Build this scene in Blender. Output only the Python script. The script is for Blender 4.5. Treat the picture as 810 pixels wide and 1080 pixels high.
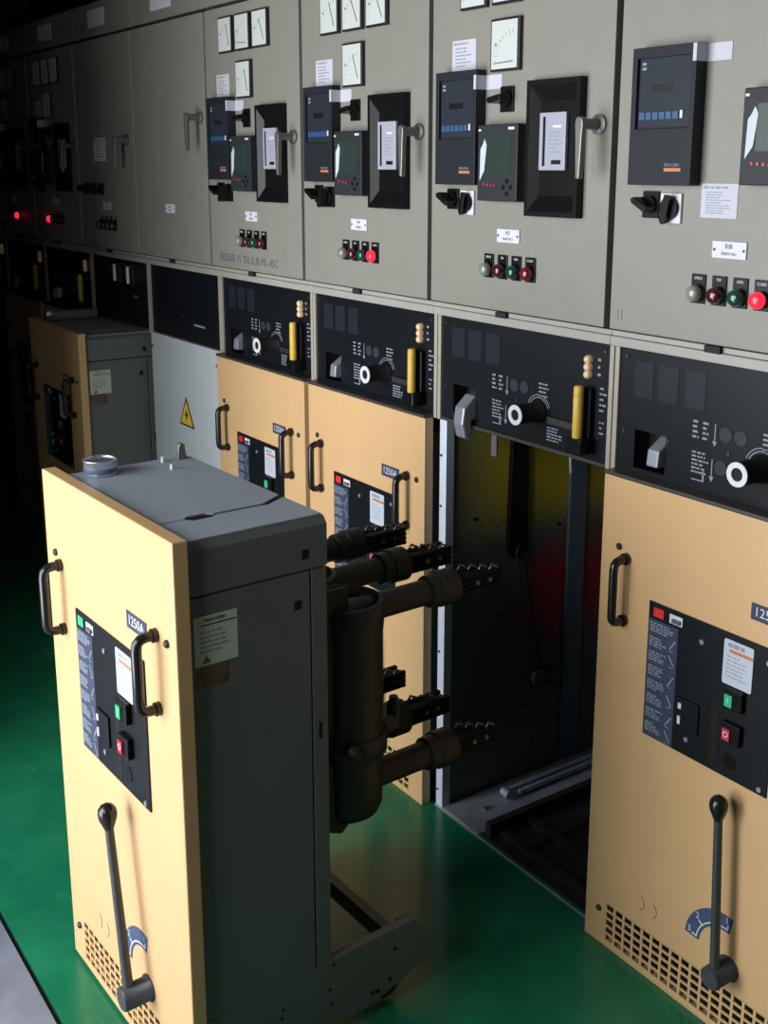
import bpy, math, random
from mathutils import Matrix, Vector
random.seed(7)
scene = bpy.context.scene
for o in list(bpy.data.objects):
    bpy.data.objects.remove(o)
col = scene.collection

# ------------------------------------------------------------------ camera
cam_d = bpy.data.cameras.new('camera')
cam = bpy.data.objects.new('camera', cam_d)
col.objects.link(cam)
scene.camera = cam
cam_d.sensor_fit = 'HORIZONTAL'
cam_d.sensor_width = 36.0
cam_d.lens = 52.6171
cam_d.shift_x = -0.033593
cam_d.shift_y = -0.111791
cam_d.clip_start = 0.05
RT = Vector((0.580489, 0.814254, 0.004754))
UP = Vector((-0.184008, 0.125490, 0.974881))
FW = Vector((-0.793205, 0.566783, -0.222675))
CP = Vector((1.860118, -1.937161, 1.962905))
cam.matrix_world = Matrix(((RT.x, UP.x, -FW.x, CP.x), (RT.y, UP.y, -FW.y, CP.y),
                           (RT.z, UP.z, -FW.z, CP.z), (0, 0, 0, 1)))

# ------------------------------------------------------------------ world, light, exposure
world = bpy.data.worlds.new('World')
scene.world = world
world.use_nodes = True
bg = world.node_tree.nodes['Background']
bg.inputs[0].default_value = (0.62, 0.78, 1.0, 1)
bg.inputs[1].default_value = 1.0

# daylight entering through the open doorway in the wall opposite the switchgear
DOOR_X0, DOOR_X1, DOOR_Z1 = -1.65, 0.10, 2.80
FILL_X0, FILL_X1, FILL_Z0, FILL_Z1 = 0.35, 1.15, 1.40, 2.80  # added opening for the fill light, out of view
WALL_Y = -3.00
def daylight(name, x0, x1, z0, z1, energy):
    d = bpy.data.lights.new(name, 'AREA')
    d.shape = 'RECTANGLE'
    d.size = x1 - x0 - 0.02
    d.size_y = z1 - z0 - 0.02
    d.energy = energy
    d.color = (0.93, 0.97, 1.0)
    o = bpy.data.objects.new(name, d)
    col.objects.link(o)
    o.location = ((x0 + x1) / 2, WALL_Y - 0.10, (z0 + z1) / 2)
    o.rotation_euler = (math.radians(90), 0, 0)      # shines towards +y
daylight('doorway_daylight', DOOR_X0, DOOR_X1, 0.0, DOOR_Z1, 146)
daylight('interior_fill_light', FILL_X0, FILL_X1, FILL_Z0, FILL_Z1, 24)  # added fill to brighten the inside of the open cubicle

scene.view_settings.view_transform = 'Standard'
scene.view_settings.look = 'None'
scene.view_settings.exposure = 0.0
scene.view_settings.gamma = 1.0
scene.view_settings.use_curve_mapping = False

# ------------------------------------------------------------------ materials
MATS = {}

def mat(name, color, rough=0.5, metal=0.0, noise=0.0, nscale=40.0, bump=0.0, bscale=300.0,
        emit=None, estr=0.0, trans=0.0, coat=0.0, dirt=None):
    m = bpy.data.materials.new(name)
    m.use_nodes = True
    nt = m.node_tree
    b = nt.nodes['Principled BSDF']
    b.inputs['Base Color'].default_value = (*color, 1)
    b.inputs['Roughness'].default_value = rough
    b.inputs['Metallic'].default_value = metal
    b.inputs['Coat Weight'].default_value = coat
    b.inputs['Transmission Weight'].default_value = trans
    tc = nt.nodes.new('ShaderNodeTexCoord')
    if noise > 0:
        n = nt.nodes.new('ShaderNodeTexNoise')
        n.inputs['Scale'].default_value = nscale
        n.inputs['Detail'].default_value = 6
        nt.links.new(tc.outputs['Object'], n.inputs['Vector'])
        r = nt.nodes.new('ShaderNodeMapRange')
        r.inputs['From Min'].default_value = 0.3
        r.inputs['From Max'].default_value = 0.7
        r.inputs['To Min'].default_value = 1 - noise
        r.inputs['To Max'].default_value = 1 + noise
        nt.links.new(n.outputs['Fac'], r.inputs['Value'])
        mx = nt.nodes.new('ShaderNodeVectorMath')
        mx.operation = 'SCALE'
        mx.inputs[0].default_value = color
        nt.links.new(r.outputs['Result'], mx.inputs['Scale'])
        out = mx.outputs['Vector']
        if dirt:
            n2 = nt.nodes.new('ShaderNodeTexNoise')
            n2.inputs['Scale'].default_value = 3.3
            n2.inputs['Detail'].default_value = 9
            n2.inputs['Roughness'].default_value = 0.7
            nt.links.new(tc.outputs['Object'], n2.inputs['Vector'])
            r2 = nt.nodes.new('ShaderNodeMapRange')
            r2.inputs['From Min'].default_value = 0.56
            r2.inputs['From Max'].default_value = 0.75
            r2.inputs['To Max'].default_value = 0.45
            nt.links.new(n2.outputs['Fac'], r2.inputs['Value'])
            mm = nt.nodes.new('ShaderNodeMix')
            mm.data_type = 'RGBA'
            nt.links.new(r2.outputs['Result'], mm.inputs['Factor'])
            nt.links.new(out, mm.inputs['A'])
            mm.inputs['B'].default_value = (*dirt, 1)
            out = mm.outputs['Result']
        nt.links.new(out, b.inputs['Base Color'])
    if bump > 0:
        n3 = nt.nodes.new('ShaderNodeTexNoise')
        n3.inputs['Scale'].default_value = bscale
        nt.links.new(tc.outputs['Object'], n3.inputs['Vector'])
        bp = nt.nodes.new('ShaderNodeBump')
        bp.inputs['Strength'].default_value = bump
        bp.inputs['Distance'].default_value = 0.002
        nt.links.new(n3.outputs['Fac'], bp.inputs['Height'])
        nt.links.new(bp.outputs['Normal'], b.inputs['Normal'])
    if emit:
        b.inputs['Emission Color'].default_value = (*emit, 1)
        b.inputs['Emission Strength'].default_value = estr
    MATS[name] = m
    return m

mat('door_paint', (0.235, 0.222, 0.187), 0.5, noise=0.03, nscale=14, bump=0.12, bscale=500, dirt=(0.19, 0.175, 0.14))
mat('frame_paint', (0.33, 0.32, 0.28), 0.45, noise=0.05, nscale=20)
mat('post_cream', (0.36, 0.32, 0.26), 0.45, noise=0.05, nscale=30)
mat('galvanised', (0.62, 0.68, 0.76), 0.42, metal=0.15, noise=0.06, nscale=50)
mat('cover_grey', (0.50, 0.54, 0.55), 0.5, noise=0.03, nscale=8)
mat('near_black', (0.012, 0.011, 0.01), 0.8)
mat('panel_black', (0.0065, 0.0080, 0.0105), 0.42, noise=0.12, nscale=30, bump=0.1, bscale=700)
mat('black_lip', (0.05, 0.045, 0.04), 0.4)
mat('mimic_grey', (0.016, 0.019, 0.026), 0.4)
mat('disc_grey', (0.032, 0.036, 0.046), 0.45)
mat('print_white', (0.60, 0.62, 0.64), 0.6)
mat('print_dim', (0.24, 0.26, 0.30), 0.6)
mat('print_dark', (0.09, 0.09, 0.12), 0.7)
mat('black_plastic', (0.006, 0.006, 0.0065), 0.32)
mat('black_matt', (0.008, 0.008, 0.008), 0.6)
mat('handle_black', (0.012, 0.012, 0.014), 0.2)
mat('relay_body', (0.016, 0.019, 0.024), 0.5)
mat('relay_face', (0.020, 0.025, 0.033), 0.5)
mat('key_blue', (0.03, 0.075, 0.19), 0.5)
mat('screen_dark', (0.010, 0.012, 0.014), 0.25)
mat('screen_green', (0.028, 0.045, 0.038), 0.25)
mat('logo_orange', (0.55, 0.16, 0.06), 0.5)
mat('meter_grey', (0.026, 0.029, 0.032), 0.48)
mat('film', (0.55, 0.58, 0.6), 0.15)
mat('meter_frame', (0.012, 0.012, 0.012), 0.35)
mat('meter_face', (0.56, 0.58, 0.55), 0.35)
mat('window_face', (0.36, 0.36, 0.42), 0.3)
mat('metal_handle', (0.20, 0.20, 0.185), 0.38, metal=0.6)
mat('dark_steel', (0.055, 0.058, 0.062), 0.45, metal=0.6)
mat('bright_metal', (0.62, 0.63, 0.66), 0.28, metal=0.9)
mat('hook_grey', (0.30, 0.31, 0.36), 0.35, metal=0.4)
mat('paper', (0.52, 0.51, 0.57), 0.8)
mat('label_white', (0.62, 0.61, 0.66), 0.5)
mat('ring_white', (0.62, 0.63, 0.65), 0.45)
mat('brass_lamp', (0.75, 0.52, 0.30), 0.3, emit=(1.0, 0.62, 0.32), estr=0.03)
mat('handle_yellow', (0.62, 0.40, 0.05), 0.45, noise=0.1, nscale=60)
mat('lens_clear', (0.24, 0.23, 0.19), 0.12, coat=0.5)
mat('lens_darkred', (0.07, 0.008, 0.012), 0.15, coat=0.5)
mat('lens_green', (0.006, 0.06, 0.042), 0.15, coat=0.5)
mat('lens_red', (0.16, 0.007, 0.012), 0.15, coat=0.5)
mat('lens_red_lit', (0.6, 0.015, 0.03), 0.2, emit=(1.0, 0.02, 0.05), estr=1.1)
mat('truck_yellow', (0.62, 0.385, 0.185), 0.38, noise=0.025, nscale=9, bump=0.06, bscale=500)
mat('grille_yellow', (0.60, 0.38, 0.17), 0.5)
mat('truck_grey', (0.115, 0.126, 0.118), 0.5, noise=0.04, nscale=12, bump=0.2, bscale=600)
mat('lid_grey_toplit', (0.29, 0.32, 0.36), 0.5, noise=0.04, nscale=12, bump=0.2, bscale=600)  # truck grey made paler and bluer, light on the lid top put into colour
mat('strip_blue', (0.045, 0.055, 0.095), 0.45)
mat('plate_blue', (0.055, 0.075, 0.15), 0.45)
mat('nameplate', (0.50, 0.53, 0.60), 0.4)
mat('sticker', (0.50, 0.55, 0.44), 0.6)
mat('rust', (0.10, 0.065, 0.035), 0.8, noise=0.4, nscale=30)
mat('button_green', (0.03, 0.42, 0.18), 0.4)
mat('button_red', (0.50, 0.02, 0.06), 0.4)
mat('flag_red', (0.65, 0.03, 0.03), 0.4)
mat('lever_grey', (0.045, 0.048, 0.052), 0.38, noise=0.15, nscale=60)
mat('pole_brown', (0.026, 0.018, 0.013), 0.5, noise=0.25, nscale=20)
mat('contact_steel', (0.22, 0.22, 0.22), 0.35, metal=0.8)
mat('wheel_black', (0.015, 0.015, 0.015), 0.6)
mat('triangle_yellow', (0.75, 0.50, 0.03), 0.5)
mat('rail_grey', (0.38, 0.42, 0.47), 0.4, metal=0.4, noise=0.1, nscale=25)
mat('sill_grey', (0.26, 0.29, 0.34), 0.5, metal=0.2, noise=0.15, nscale=15)
mat('interior', (0.10, 0.105, 0.11), 0.6, noise=0.2, nscale=25)
mat('interior_post', (0.17, 0.23, 0.28), 0.4, metal=0.3)
mat('pit', (0.012, 0.012, 0.012), 0.8)
mat('wall_plaster', (0.11, 0.11, 0.095), 0.8, noise=0.06, nscale=5)
mat('ceiling_dark', (0.09, 0.09, 0.08), 0.85)
mat('blocker_grey', (0.10, 0.10, 0.10), 0.6)
mat('grey_floor', (0.19, 0.205, 0.26), 0.5, noise=0.2, nscale=9, dirt=(0.1, 0.1, 0.12))
mat('tin_metal', (0.62, 0.68, 0.80), 0.22, metal=0.85)
mat('tin_label', (0.10, 0.12, 0.22), 0.35)
mat('tube_grey', (0.20, 0.20, 0.20), 0.4)
mat('cable_black', (0.02, 0.02, 0.02), 0.5)

def green_floor_mat():
    m = bpy.data.materials.new('green_floor'); m.use_nodes = True
    nt = m.node_tree; b = nt.nodes['Principled BSDF']
    tc = nt.nodes.new('ShaderNodeTexCoord')
    n = nt.nodes.new('ShaderNodeTexNoise'); n.inputs['Scale'].default_value = 4.5; n.inputs['Detail'].default_value = 8
    n.inputs['Roughness'].default_value = 0.65
    nt.links.new(tc.outputs['Object'], n.inputs['Vector'])
    cr = nt.nodes.new('ShaderNodeValToRGB')
    cr.color_ramp.elements[0].position = 0.3; cr.color_ramp.elements[0].color = (0.007, 0.135, 0.064, 1)
    cr.color_ramp.elements[1].position = 0.75; cr.color_ramp.elements[1].color = (0.018, 0.21, 0.105, 1)
    nt.links.new(n.outputs['Fac'], cr.inputs['Fac'])
    # fine pale scratches: stretched noise thresholded
    mp = nt.nodes.new('ShaderNodeMapping'); mp.inputs['Rotation'].default_value = (0, 0, 0.9)
    mp.inputs['Scale'].default_value = (5, 90, 1)
    nt.links.new(tc.outputs['Object'], mp.inputs['Vector'])
    n2 = nt.nodes.new('ShaderNodeTexNoise'); n2.inputs['Scale'].default_value = 1.0; n2.inputs['Detail'].default_value = 3
    n2.inputs['Distortion'].default_value = 0.8
    nt.links.new(mp.outputs['Vector'], n2.inputs['Vector'])
    r = nt.nodes.new('ShaderNodeMapRange'); r.inputs['From Min'].default_value = 0.66; r.inputs['From Max'].default_value = 0.78
    r.inputs['To Max'].default_value = 0.30
    nt.links.new(n2.outputs['Fac'], r.inputs['Value'])
    mx = nt.nodes.new('ShaderNodeMix'); mx.data_type = 'RGBA'
    mx.inputs['B'].default_value = (0.10, 0.34, 0.22, 1)
    nt.links.new(r.outputs['Result'], mx.inputs['Factor']); nt.links.new(cr.outputs['Color'], mx.inputs['A'])
    nt.links.new(mx.outputs['Result'], b.inputs['Base Color'])
    rr = nt.nodes.new('ShaderNodeMapRange'); rr.inputs['To Min'].default_value = 0.12; rr.inputs['To Max'].default_value = 0.34
    nt.links.new(n.outputs['Fac'], rr.inputs['Value']); nt.links.new(rr.outputs['Result'], b.inputs['Roughness'])
    MATS['green_floor'] = m
green_floor_mat()
for q in ('panel_black', 'relay_body', 'relay_face', 'mimic_grey', 'disc_grey', 'meter_grey', 'strip_blue', 'black_matt', 'black_plastic'):
    MATS[q].node_tree.nodes['Principled BSDF'].inputs['Specular IOR Level'].default_value = 0.22

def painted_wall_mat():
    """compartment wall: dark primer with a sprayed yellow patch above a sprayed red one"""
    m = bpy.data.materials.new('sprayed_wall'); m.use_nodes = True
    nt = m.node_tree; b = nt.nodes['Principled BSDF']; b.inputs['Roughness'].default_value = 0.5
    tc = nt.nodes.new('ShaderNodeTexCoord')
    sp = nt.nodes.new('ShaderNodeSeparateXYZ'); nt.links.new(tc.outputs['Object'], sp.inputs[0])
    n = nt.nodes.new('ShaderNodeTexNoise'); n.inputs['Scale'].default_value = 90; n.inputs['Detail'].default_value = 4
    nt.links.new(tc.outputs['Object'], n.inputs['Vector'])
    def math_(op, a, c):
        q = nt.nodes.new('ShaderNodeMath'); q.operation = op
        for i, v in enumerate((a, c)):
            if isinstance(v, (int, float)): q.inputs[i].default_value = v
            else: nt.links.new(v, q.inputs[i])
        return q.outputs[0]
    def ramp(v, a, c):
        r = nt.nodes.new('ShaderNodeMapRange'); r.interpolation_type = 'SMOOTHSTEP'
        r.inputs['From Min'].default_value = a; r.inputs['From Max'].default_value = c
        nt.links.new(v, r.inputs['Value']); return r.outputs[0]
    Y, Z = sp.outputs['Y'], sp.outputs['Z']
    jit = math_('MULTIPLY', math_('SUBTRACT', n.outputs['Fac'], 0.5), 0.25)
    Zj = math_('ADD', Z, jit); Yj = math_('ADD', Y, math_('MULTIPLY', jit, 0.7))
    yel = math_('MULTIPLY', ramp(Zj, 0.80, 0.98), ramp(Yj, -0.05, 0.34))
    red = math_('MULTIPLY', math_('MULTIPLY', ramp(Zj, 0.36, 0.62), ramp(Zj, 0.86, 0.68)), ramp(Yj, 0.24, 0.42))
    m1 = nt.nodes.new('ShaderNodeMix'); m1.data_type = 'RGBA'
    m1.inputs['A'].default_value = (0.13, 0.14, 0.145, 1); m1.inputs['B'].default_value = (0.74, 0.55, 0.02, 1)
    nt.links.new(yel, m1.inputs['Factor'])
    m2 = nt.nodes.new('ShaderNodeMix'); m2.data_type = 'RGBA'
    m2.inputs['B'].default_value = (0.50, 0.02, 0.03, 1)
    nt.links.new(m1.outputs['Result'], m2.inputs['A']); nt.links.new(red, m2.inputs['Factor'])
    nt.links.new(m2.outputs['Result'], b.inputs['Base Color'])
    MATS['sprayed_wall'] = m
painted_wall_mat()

# ------------------------------------------------------------------ mesh helpers
class MB:
    def __init__(self):
        self.v = []; self.f = []; self.sm = []
    def add(self, vs, fs, smooth=False):
        o = len(self.v)
        self.v += [tuple(p) for p in vs]
        for q in fs:
            self.f.append([i + o for i in q]); self.sm.append(smooth)
        return self
    def box(self, x0, x1, y0, y1, z0, z1):
        vs = [(x0, y0, z0), (x1, y0, z0), (x1, y1, z0), (x0, y1, z0), (x0, y0, z1), (x1, y0, z1), (x1, y1, z1), (x0, y1, z1)]
        return self.add(vs, [(0, 3, 2, 1), (4, 5, 6, 7), (0, 1, 5, 4), (1, 2, 6, 5), (2, 3, 7, 6), (3, 0, 4, 7)])
    def prism(self, poly, d0, d1, axis='y'):
        """poly: 2-D outline; extruded along axis from d0 to d1. axis y: (x,z); axis x: (y,z); axis z: (x,y)"""
        n = len(poly)
        def P(p, d):
            return (p[0], d, p[1]) if axis == 'y' else (d, p[0], p[1]) if axis == 'x' else (p[0], p[1], d)
        vs = [P(p, d0) for p in poly] + [P(p, d1) for p in poly]
        fs = [tuple(range(n)), tuple(range(2 * n - 1, n - 1, -1))]
        for i in range(n):
            j = (i + 1) % n
            fs.append((i, i + n, j + n, j))
        return self.add(vs, fs)
    def cyl(self, p0, p1, r0, r1=None, n=20, caps=True, inner=None):
        r1 = r0 if r1 is None else r1
        p0, p1 = Vector(p0), Vector(p1)
        d = (p1 - p0).normalized()
        a = d.orthogonal().normalized(); b = d.cross(a)
        vs = []
        for p, r in ((p0, r0), (p1, r1)):
            for i in range(n):
                t = 2 * math.pi * i / n
                vs.append(p + a * (r * math.cos(t)) + b * (r * math.sin(t)))
        self.add(vs, [(i, (i + 1) % n, (i + 1) % n + n, i + n) for i in range(n)], True)
        if caps:
            self.add(vs[:n], [tuple(range(n - 1, -1, -1))]); self.add(vs[n:], [tuple(range(n))])
        return self
    def lathe(self, p0, axis, prof, n=20, sharp=False):
        """prof: list of (t along axis, radius)"""
        p0 = Vector(p0); d = Vector(axis).normalized()
        a = d.orthogonal().normalized(); b = d.cross(a)
        if sharp:
            for k in range(len(prof) - 1):
                self.cyl(p0 + d * prof[k][0], p0 + d * prof[k + 1][0], prof[k][1], prof[k + 1][1], n, False) if abs(prof[k][0] - prof[k + 1][0]) > 1e-6 else None
            for t, r, dr in ((prof[0][0], prof[0][1], -1), (prof[-1][0], prof[-1][1], 1)):
                c = [p0 + d * t + a * (r * math.cos(2 * math.pi * i / n)) + b * (r * math.sin(2 * math.pi * i / n)) for i in range(n)]
                self.add(c, [tuple(range(n)) if dr > 0 else tuple(range(n - 1, -1, -1))])
            return self
        vs = []
        for t, r in prof:
            for i in range(n):
                w = 2 * math.pi * i / n
                vs.append(p0 + d * t + a * (r * math.cos(w)) + b * (r * math.sin(w)))
        fs = []
        for k in range(len(prof) - 1):
            for i in range(n):
                j = (i + 1) % n
                fs.append((k * n + i, k * n + j, (k + 1) * n + j, (k + 1) * n + i))
        self.add(vs, fs, True)
        self.add(vs[:n], [tuple(range(n - 1, -1, -1))]); self.add(vs[-n:], [tuple(range(n))])
        return self
    def tube(self, pts, r, n=12, closed=False):
        pts = [Vector(p) for p in pts]
        m = len(pts); vs = []
        ref = None
        for i, p in enumerate(pts):
            if closed: t = pts[(i + 1) % m] - pts[i - 1]
            else: t = pts[min(i + 1, m - 1)] - pts[max(i - 1, 0)]
            t.normalize()
            if ref is None: ref = t.orthogonal().normalized()
            a = (ref - t * ref.dot(t)).normalized(); ref = a
            b = t.cross(a)
            rr = r[i] if isinstance(r, (list, tuple)) else r
            for k in range(n):
                w = 2 * math.pi * k / n
                vs.append(p + a * (rr * math.cos(w)) + b * (rr * math.sin(w)))
        fs = []
        for i in range(m if closed else m - 1):
            ii = (i + 1) % m
            for k in range(n):
                kk = (k + 1) % n
                fs.append((i * n + k, i * n + kk, ii * n + kk, ii * n + k))
        self.add(vs, fs, True)
        if not closed:
            self.add(vs[:n], [tuple(range(n - 1, -1, -1))]); self.add(vs[-n:], [tuple(range(n))])
        return self
    def plate_holes(self, xs, zs, holes, y0, y1):
        """plate in the x-z plane on the grid lines xs, zs; holes = set of (i, j) cells left out"""
        nx, nz = len(xs) - 1, len(zs) - 1
        solid = lambda i, j: 0 <= i < nx and 0 <= j < nz and (i, j) not in holes
        idx = {}
        vs = []; fs = []
        def V(i, j, k):
            key = (i, j, k)
            if key not in idx:
                idx[key] = len(vs); vs.append((xs[i], (y0, y1)[k], zs[j]))
            return idx[key]
        for i in range(nx):
            for j in range(nz):
                if not solid(i, j): continue
                fs.append((V(i, j, 0), V(i + 1, j, 0), V(i + 1, j + 1, 0), V(i, j + 1, 0)))
                fs.append((V(i, j, 1), V(i, j + 1, 1), V(i + 1, j + 1, 1), V(i + 1, j, 1)))
                if not solid(i - 1, j): fs.append((V(i, j, 0), V(i, j + 1, 0), V(i, j + 1, 1), V(i, j, 1)))
                if not solid(i + 1, j): fs.append((V(i + 1, j, 0), V(i + 1, j, 1), V(i + 1, j + 1, 1), V(i + 1, j + 1, 0)))
                if not solid(i, j - 1): fs.append((V(i, j, 0), V(i, j, 1), V(i + 1, j, 1), V(i + 1, j, 0)))
                if not solid(i, j + 1): fs.append((V(i, j + 1, 0), V(i + 1, j + 1, 0), V(i + 1, j + 1, 1), V(i, j + 1, 1)))
        return self.add(vs, fs)
    def build(self, name, m, parent=None, bevel=0.0, label=None, seg=2):
        me = bpy.data.meshes.new(name)
        me.from_pydata(self.v, [], self.f)
        me.polygons.foreach_set('use_smooth', self.sm)
        me.update()
        me.materials.append(MATS[m])
        o = bpy.data.objects.new(name, me)
        col.objects.link(o)
        o.parent = parent
        if bevel:
            bm_ = o.modifiers.new('bevel', 'BEVEL'); bm_.width = bevel; bm_.segments = seg
            bm_.limit_method = 'ANGLE'; bm_.angle_limit = math.radians(50)
        if label: o['label'] = label
        if name in ('small_print', 'printed_diagram', 'instruction_print', 'scale_marks', 'arc_marks', 'sector_marks'): o['kind'] = 'stuff'
        return o

def B(*a): return MB().box(*a)

def empty(name, loc, rz=0.0):
    o = bpy.data.objects.new(name, None); o.empty_display_size = 0.1
    col.objects.link(o); o.location = loc; o.rotation_euler = (0, 0, rz)
    return o

def tag(o, label, cat, group=None):
    o['label'] = label; o['category'] = cat
    if group: o['group'] = group
    return o

def struct(o):
    o['kind'] = 'structure'; return o

def copy_tree(o, parent=None):
    c = o.copy(); col.objects.link(c)
    if parent is not None: c.parent = parent
    for ch in o.children: copy_tree(ch, c)
    return c

def text(name, s, size, x, y, z, m, parent, rot90=False, depth=0.0003, face='front', align='CENTER', sx=1.0):
    cu = bpy.data.curves.new(name, 'FONT')
    cu.body = s; cu.size = size; cu.align_x = align; cu.align_y = 'CENTER'
    cu.extrude = depth; cu.resolution_u = 2
    t = bpy.data.objects.new(name, cu)
    col.objects.link(t)
    dg = bpy.context.evaluated_depsgraph_get(); dg.update()
    me = bpy.data.meshes.new_from_object(t.evaluated_get(dg))
    bpy.data.objects.remove(t)
    M = Matrix.Diagonal((sx, 1, 1, 1))
    if rot90: M = Matrix.Rotation(math.pi / 2, 4, 'Z') @ M
    M = Matrix.Rotation(math.pi / 2, 4, 'X') @ M
    if face == 'right': M = Matrix.Rotation(math.pi / 2, 4, 'Z') @ M
    me.transform(Matrix.Translation((x, y, z)) @ M)
    me.materials.clear(); me.materials.append(MATS[m])
    o = bpy.data.objects.new(name, me); col.objects.link(o); o.parent = parent
    return o

def print_rows(mb, x0, x1, z0, z1, rows, y, seed=1, fill=0.55, gap=0.25, face='front', xc=0.0):
    """rows of small dashes standing for fine print too small to read"""
    rnd = random.Random(seed)
    h = (z0 - z1) / rows
    for r in range(rows):
        zt = z0 - r * h; zb = zt - h * fill
        x = x0; end = x0 + (x1 - x0) * rnd.uniform(0.55, 1.0)
        while x < end - 0.002:
            w = rnd.uniform(0.005, 0.016)
            xe = min(x + w, end)
            if face == 'front': mb.box(x, xe, y - 0.0004, y, zb, zt)
            else: mb.box(y, y + 0.0004, x, xe, zb, zt)
            x = xe + rnd.uniform(0.002, 0.004)
    return mb

# ------------------------------------------------------------------ setting
XA, XB = -9.0, 3.2
fl = struct(B(XA, XB, -1.28, 1.6, -0.15, 0.0).build('floor', 'green_floor'))
tag(fl, 'glossy green painted floor in front of the switchgear', 'floor')
# openings for the pits are dark steel pans laid into the two empty compartments (built with the cubicles)
g = MB()
fl2 = struct(B(XA, XB, WALL_Y - 0.3, -1.293, -0.15, 0.0).build('floor', 'grey_floor'))
tag(fl2, 'bare grey concrete floor strip at the lower left corner', 'floor')
tj = struct(B(XA, XB, -1.293, -1.28, -0.15, -0.012).build('trim_1', 'pit'))
tag(tj, 'dark joint between green and grey floor', 'floor joint')
CEIL = 3.45
w = struct(B(XA, XB, 1.45, 1.6, 0, CEIL).build('wall_back', 'wall_plaster')); tag(w, 'dark wall behind and above the switchgear row', 'wall')
w = struct(B(XA, XB, WALL_Y - 0.25, 1.6, CEIL, CEIL + 0.15).build('ceiling', 'ceiling_dark')); tag(w, 'dim plain ceiling of the switch room', 'ceiling')
w = struct(B(XA - 0.2, XA, WALL_Y - 0.25, 1.6, 0, CEIL).build('wall_left', 'wall_plaster')); tag(w, 'far end wall on the left', 'wall')
w = struct(B(XB, XB + 0.2, WALL_Y - 0.25, 1.6, 0, CEIL).build('wall_right', 'wall_plaster')); tag(w, 'near end wall on the right', 'wall')
w = struct(MB().plate_holes([XA, DOOR_X0, DOOR_X1, FILL_X0, FILL_X1, XB], [0, FILL_Z0, DOOR_Z1, CEIL], {(1, 0), (1, 1), (3, 1)}, WALL_Y - 0.25, WALL_Y).build('wall_front', 'wall_plaster'))
tag(w, 'wall with the open doorway and an added fill-light opening opposite the switchgear', 'wall')
LEAF = 1.45
dl = struct(B(DOOR_X0 - 0.05, DOOR_X0, WALL_Y, WALL_Y + LEAF, 0.01, DOOR_Z1 - 0.01).build('light_blocker', 'blocker_grey'))  # added out-of-view leaf, blocks light so the left end stays dark
tag(dl, 'unseen grey leaf added to keep daylight off the left cubicles', 'door')
MB().cyl((DOOR_X0 + 0.0, WALL_Y + LEAF - 0.08, 1.05), (DOOR_X0 + 0.06, WALL_Y + LEAF - 0.08, 1.05), 0.012).cyl((DOOR_X0 + 0.06, WALL_Y + LEAF - 0.07, 1.05), (DOOR_X0 + 0.06, WALL_Y + LEAF - 0.2, 1.05), 0.010).build('door_handle', 'bright_metal', dl)  # handle of the added blocking leaf

# ------------------------------------------------------------------ switchgear cubicles
W = 0.70
YD = -0.0444          # face of the upper doors
YP = -0.005           # face of the black middle panels
ZR0, ZR1 = 1.563, 1.601

def frame_parts(root, jamb=True):
    B(0.002, 0.698, 0.02, 0.9, 1.62, 2.52).build('carcass', 'near_black', root)  # whole box coloured near black to give the shade in the door gaps
    hd = B(0.0005, 0.6995, -0.036, 0.9, 2.535, 2.676).build('header', 'door_paint', root, bevel=0.002)
    MB().prism([(0.21, 2.572), (0.40, 2.572), (0.405, 2.595), (0.396, 2.607), (0.405, 2.62), (0.405, 2.645), (0.208, 2.645), (0.208, 2.62), (0.216, 2.607), (0.208, 2.595)],
               -0.039, -0.036).build('header_plate', 'label_white', hd)
    rl = MB().box(0.0005, 0.6995, -0.030, 0.05, ZR0, 1.585).box(0.0005, 0.6995, -0.024, 0.05, 1.5855, 1.598).build('cross_rail', 'frame_paint', root, bevel=0.0015)
    B(0.283, 0.325, -0.0345, -0.024, 1.584, 1.5985).build('latch_keeper', 'near_black', rl)
    for x0 in (0.002, 0.684):
        B(x0, x0 + 0.014, -0.012, 0.02, 1.255, ZR0).build('post', 'post_cream', root, bevel=0.0015)
    if jamb:
        j = B(0.002, 0.034, -0.001, 0.03, 0.0, 1.255).build('jamb', 'galvanised', root, bevel=0.002)
        for k in range(8):
            MB().cyl((0.012, -0.004, 0.06 + 0.155 * k), (0.012, -0.001, 0.06 + 0.155 * k), 0.004, n=8).build('screw', 'near_black', j)

def door(root, txt=None):
    d = B(0.0098, 0.6902, YD, YD + 0.022, 1.604, 2.521).build('door', 'door_paint', root, bevel=0.0025)
    return d

def handle(root, x, z, up=0.0):
    h = MB().lathe((x, YD, z), (0, -1, 0), [(0, 0.023), (0.007, 0.023), (0.010, 0.013), (0.058, 0.012)], sharp=True).build('door_handle', 'metal_handle', root)
    yl = YD - 0.058
    pts = []
    for (w_, zz) in ((0.006, 0.016), (0.011, 0.010), (0.013, 0.0), (0.0105, -0.03), (0.0085, -0.08), (0.006, -0.122)):
        pts.append((w_, zz))
    poly = [(x - a, z + b) for a, b in pts] + [(x + a, z + b) for a, b in reversed(pts)]
    MB().prism(poly, yl - 0.009, yl + 0.006).build('lever', 'metal_handle', h, bevel=0.003)
    return h

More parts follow.
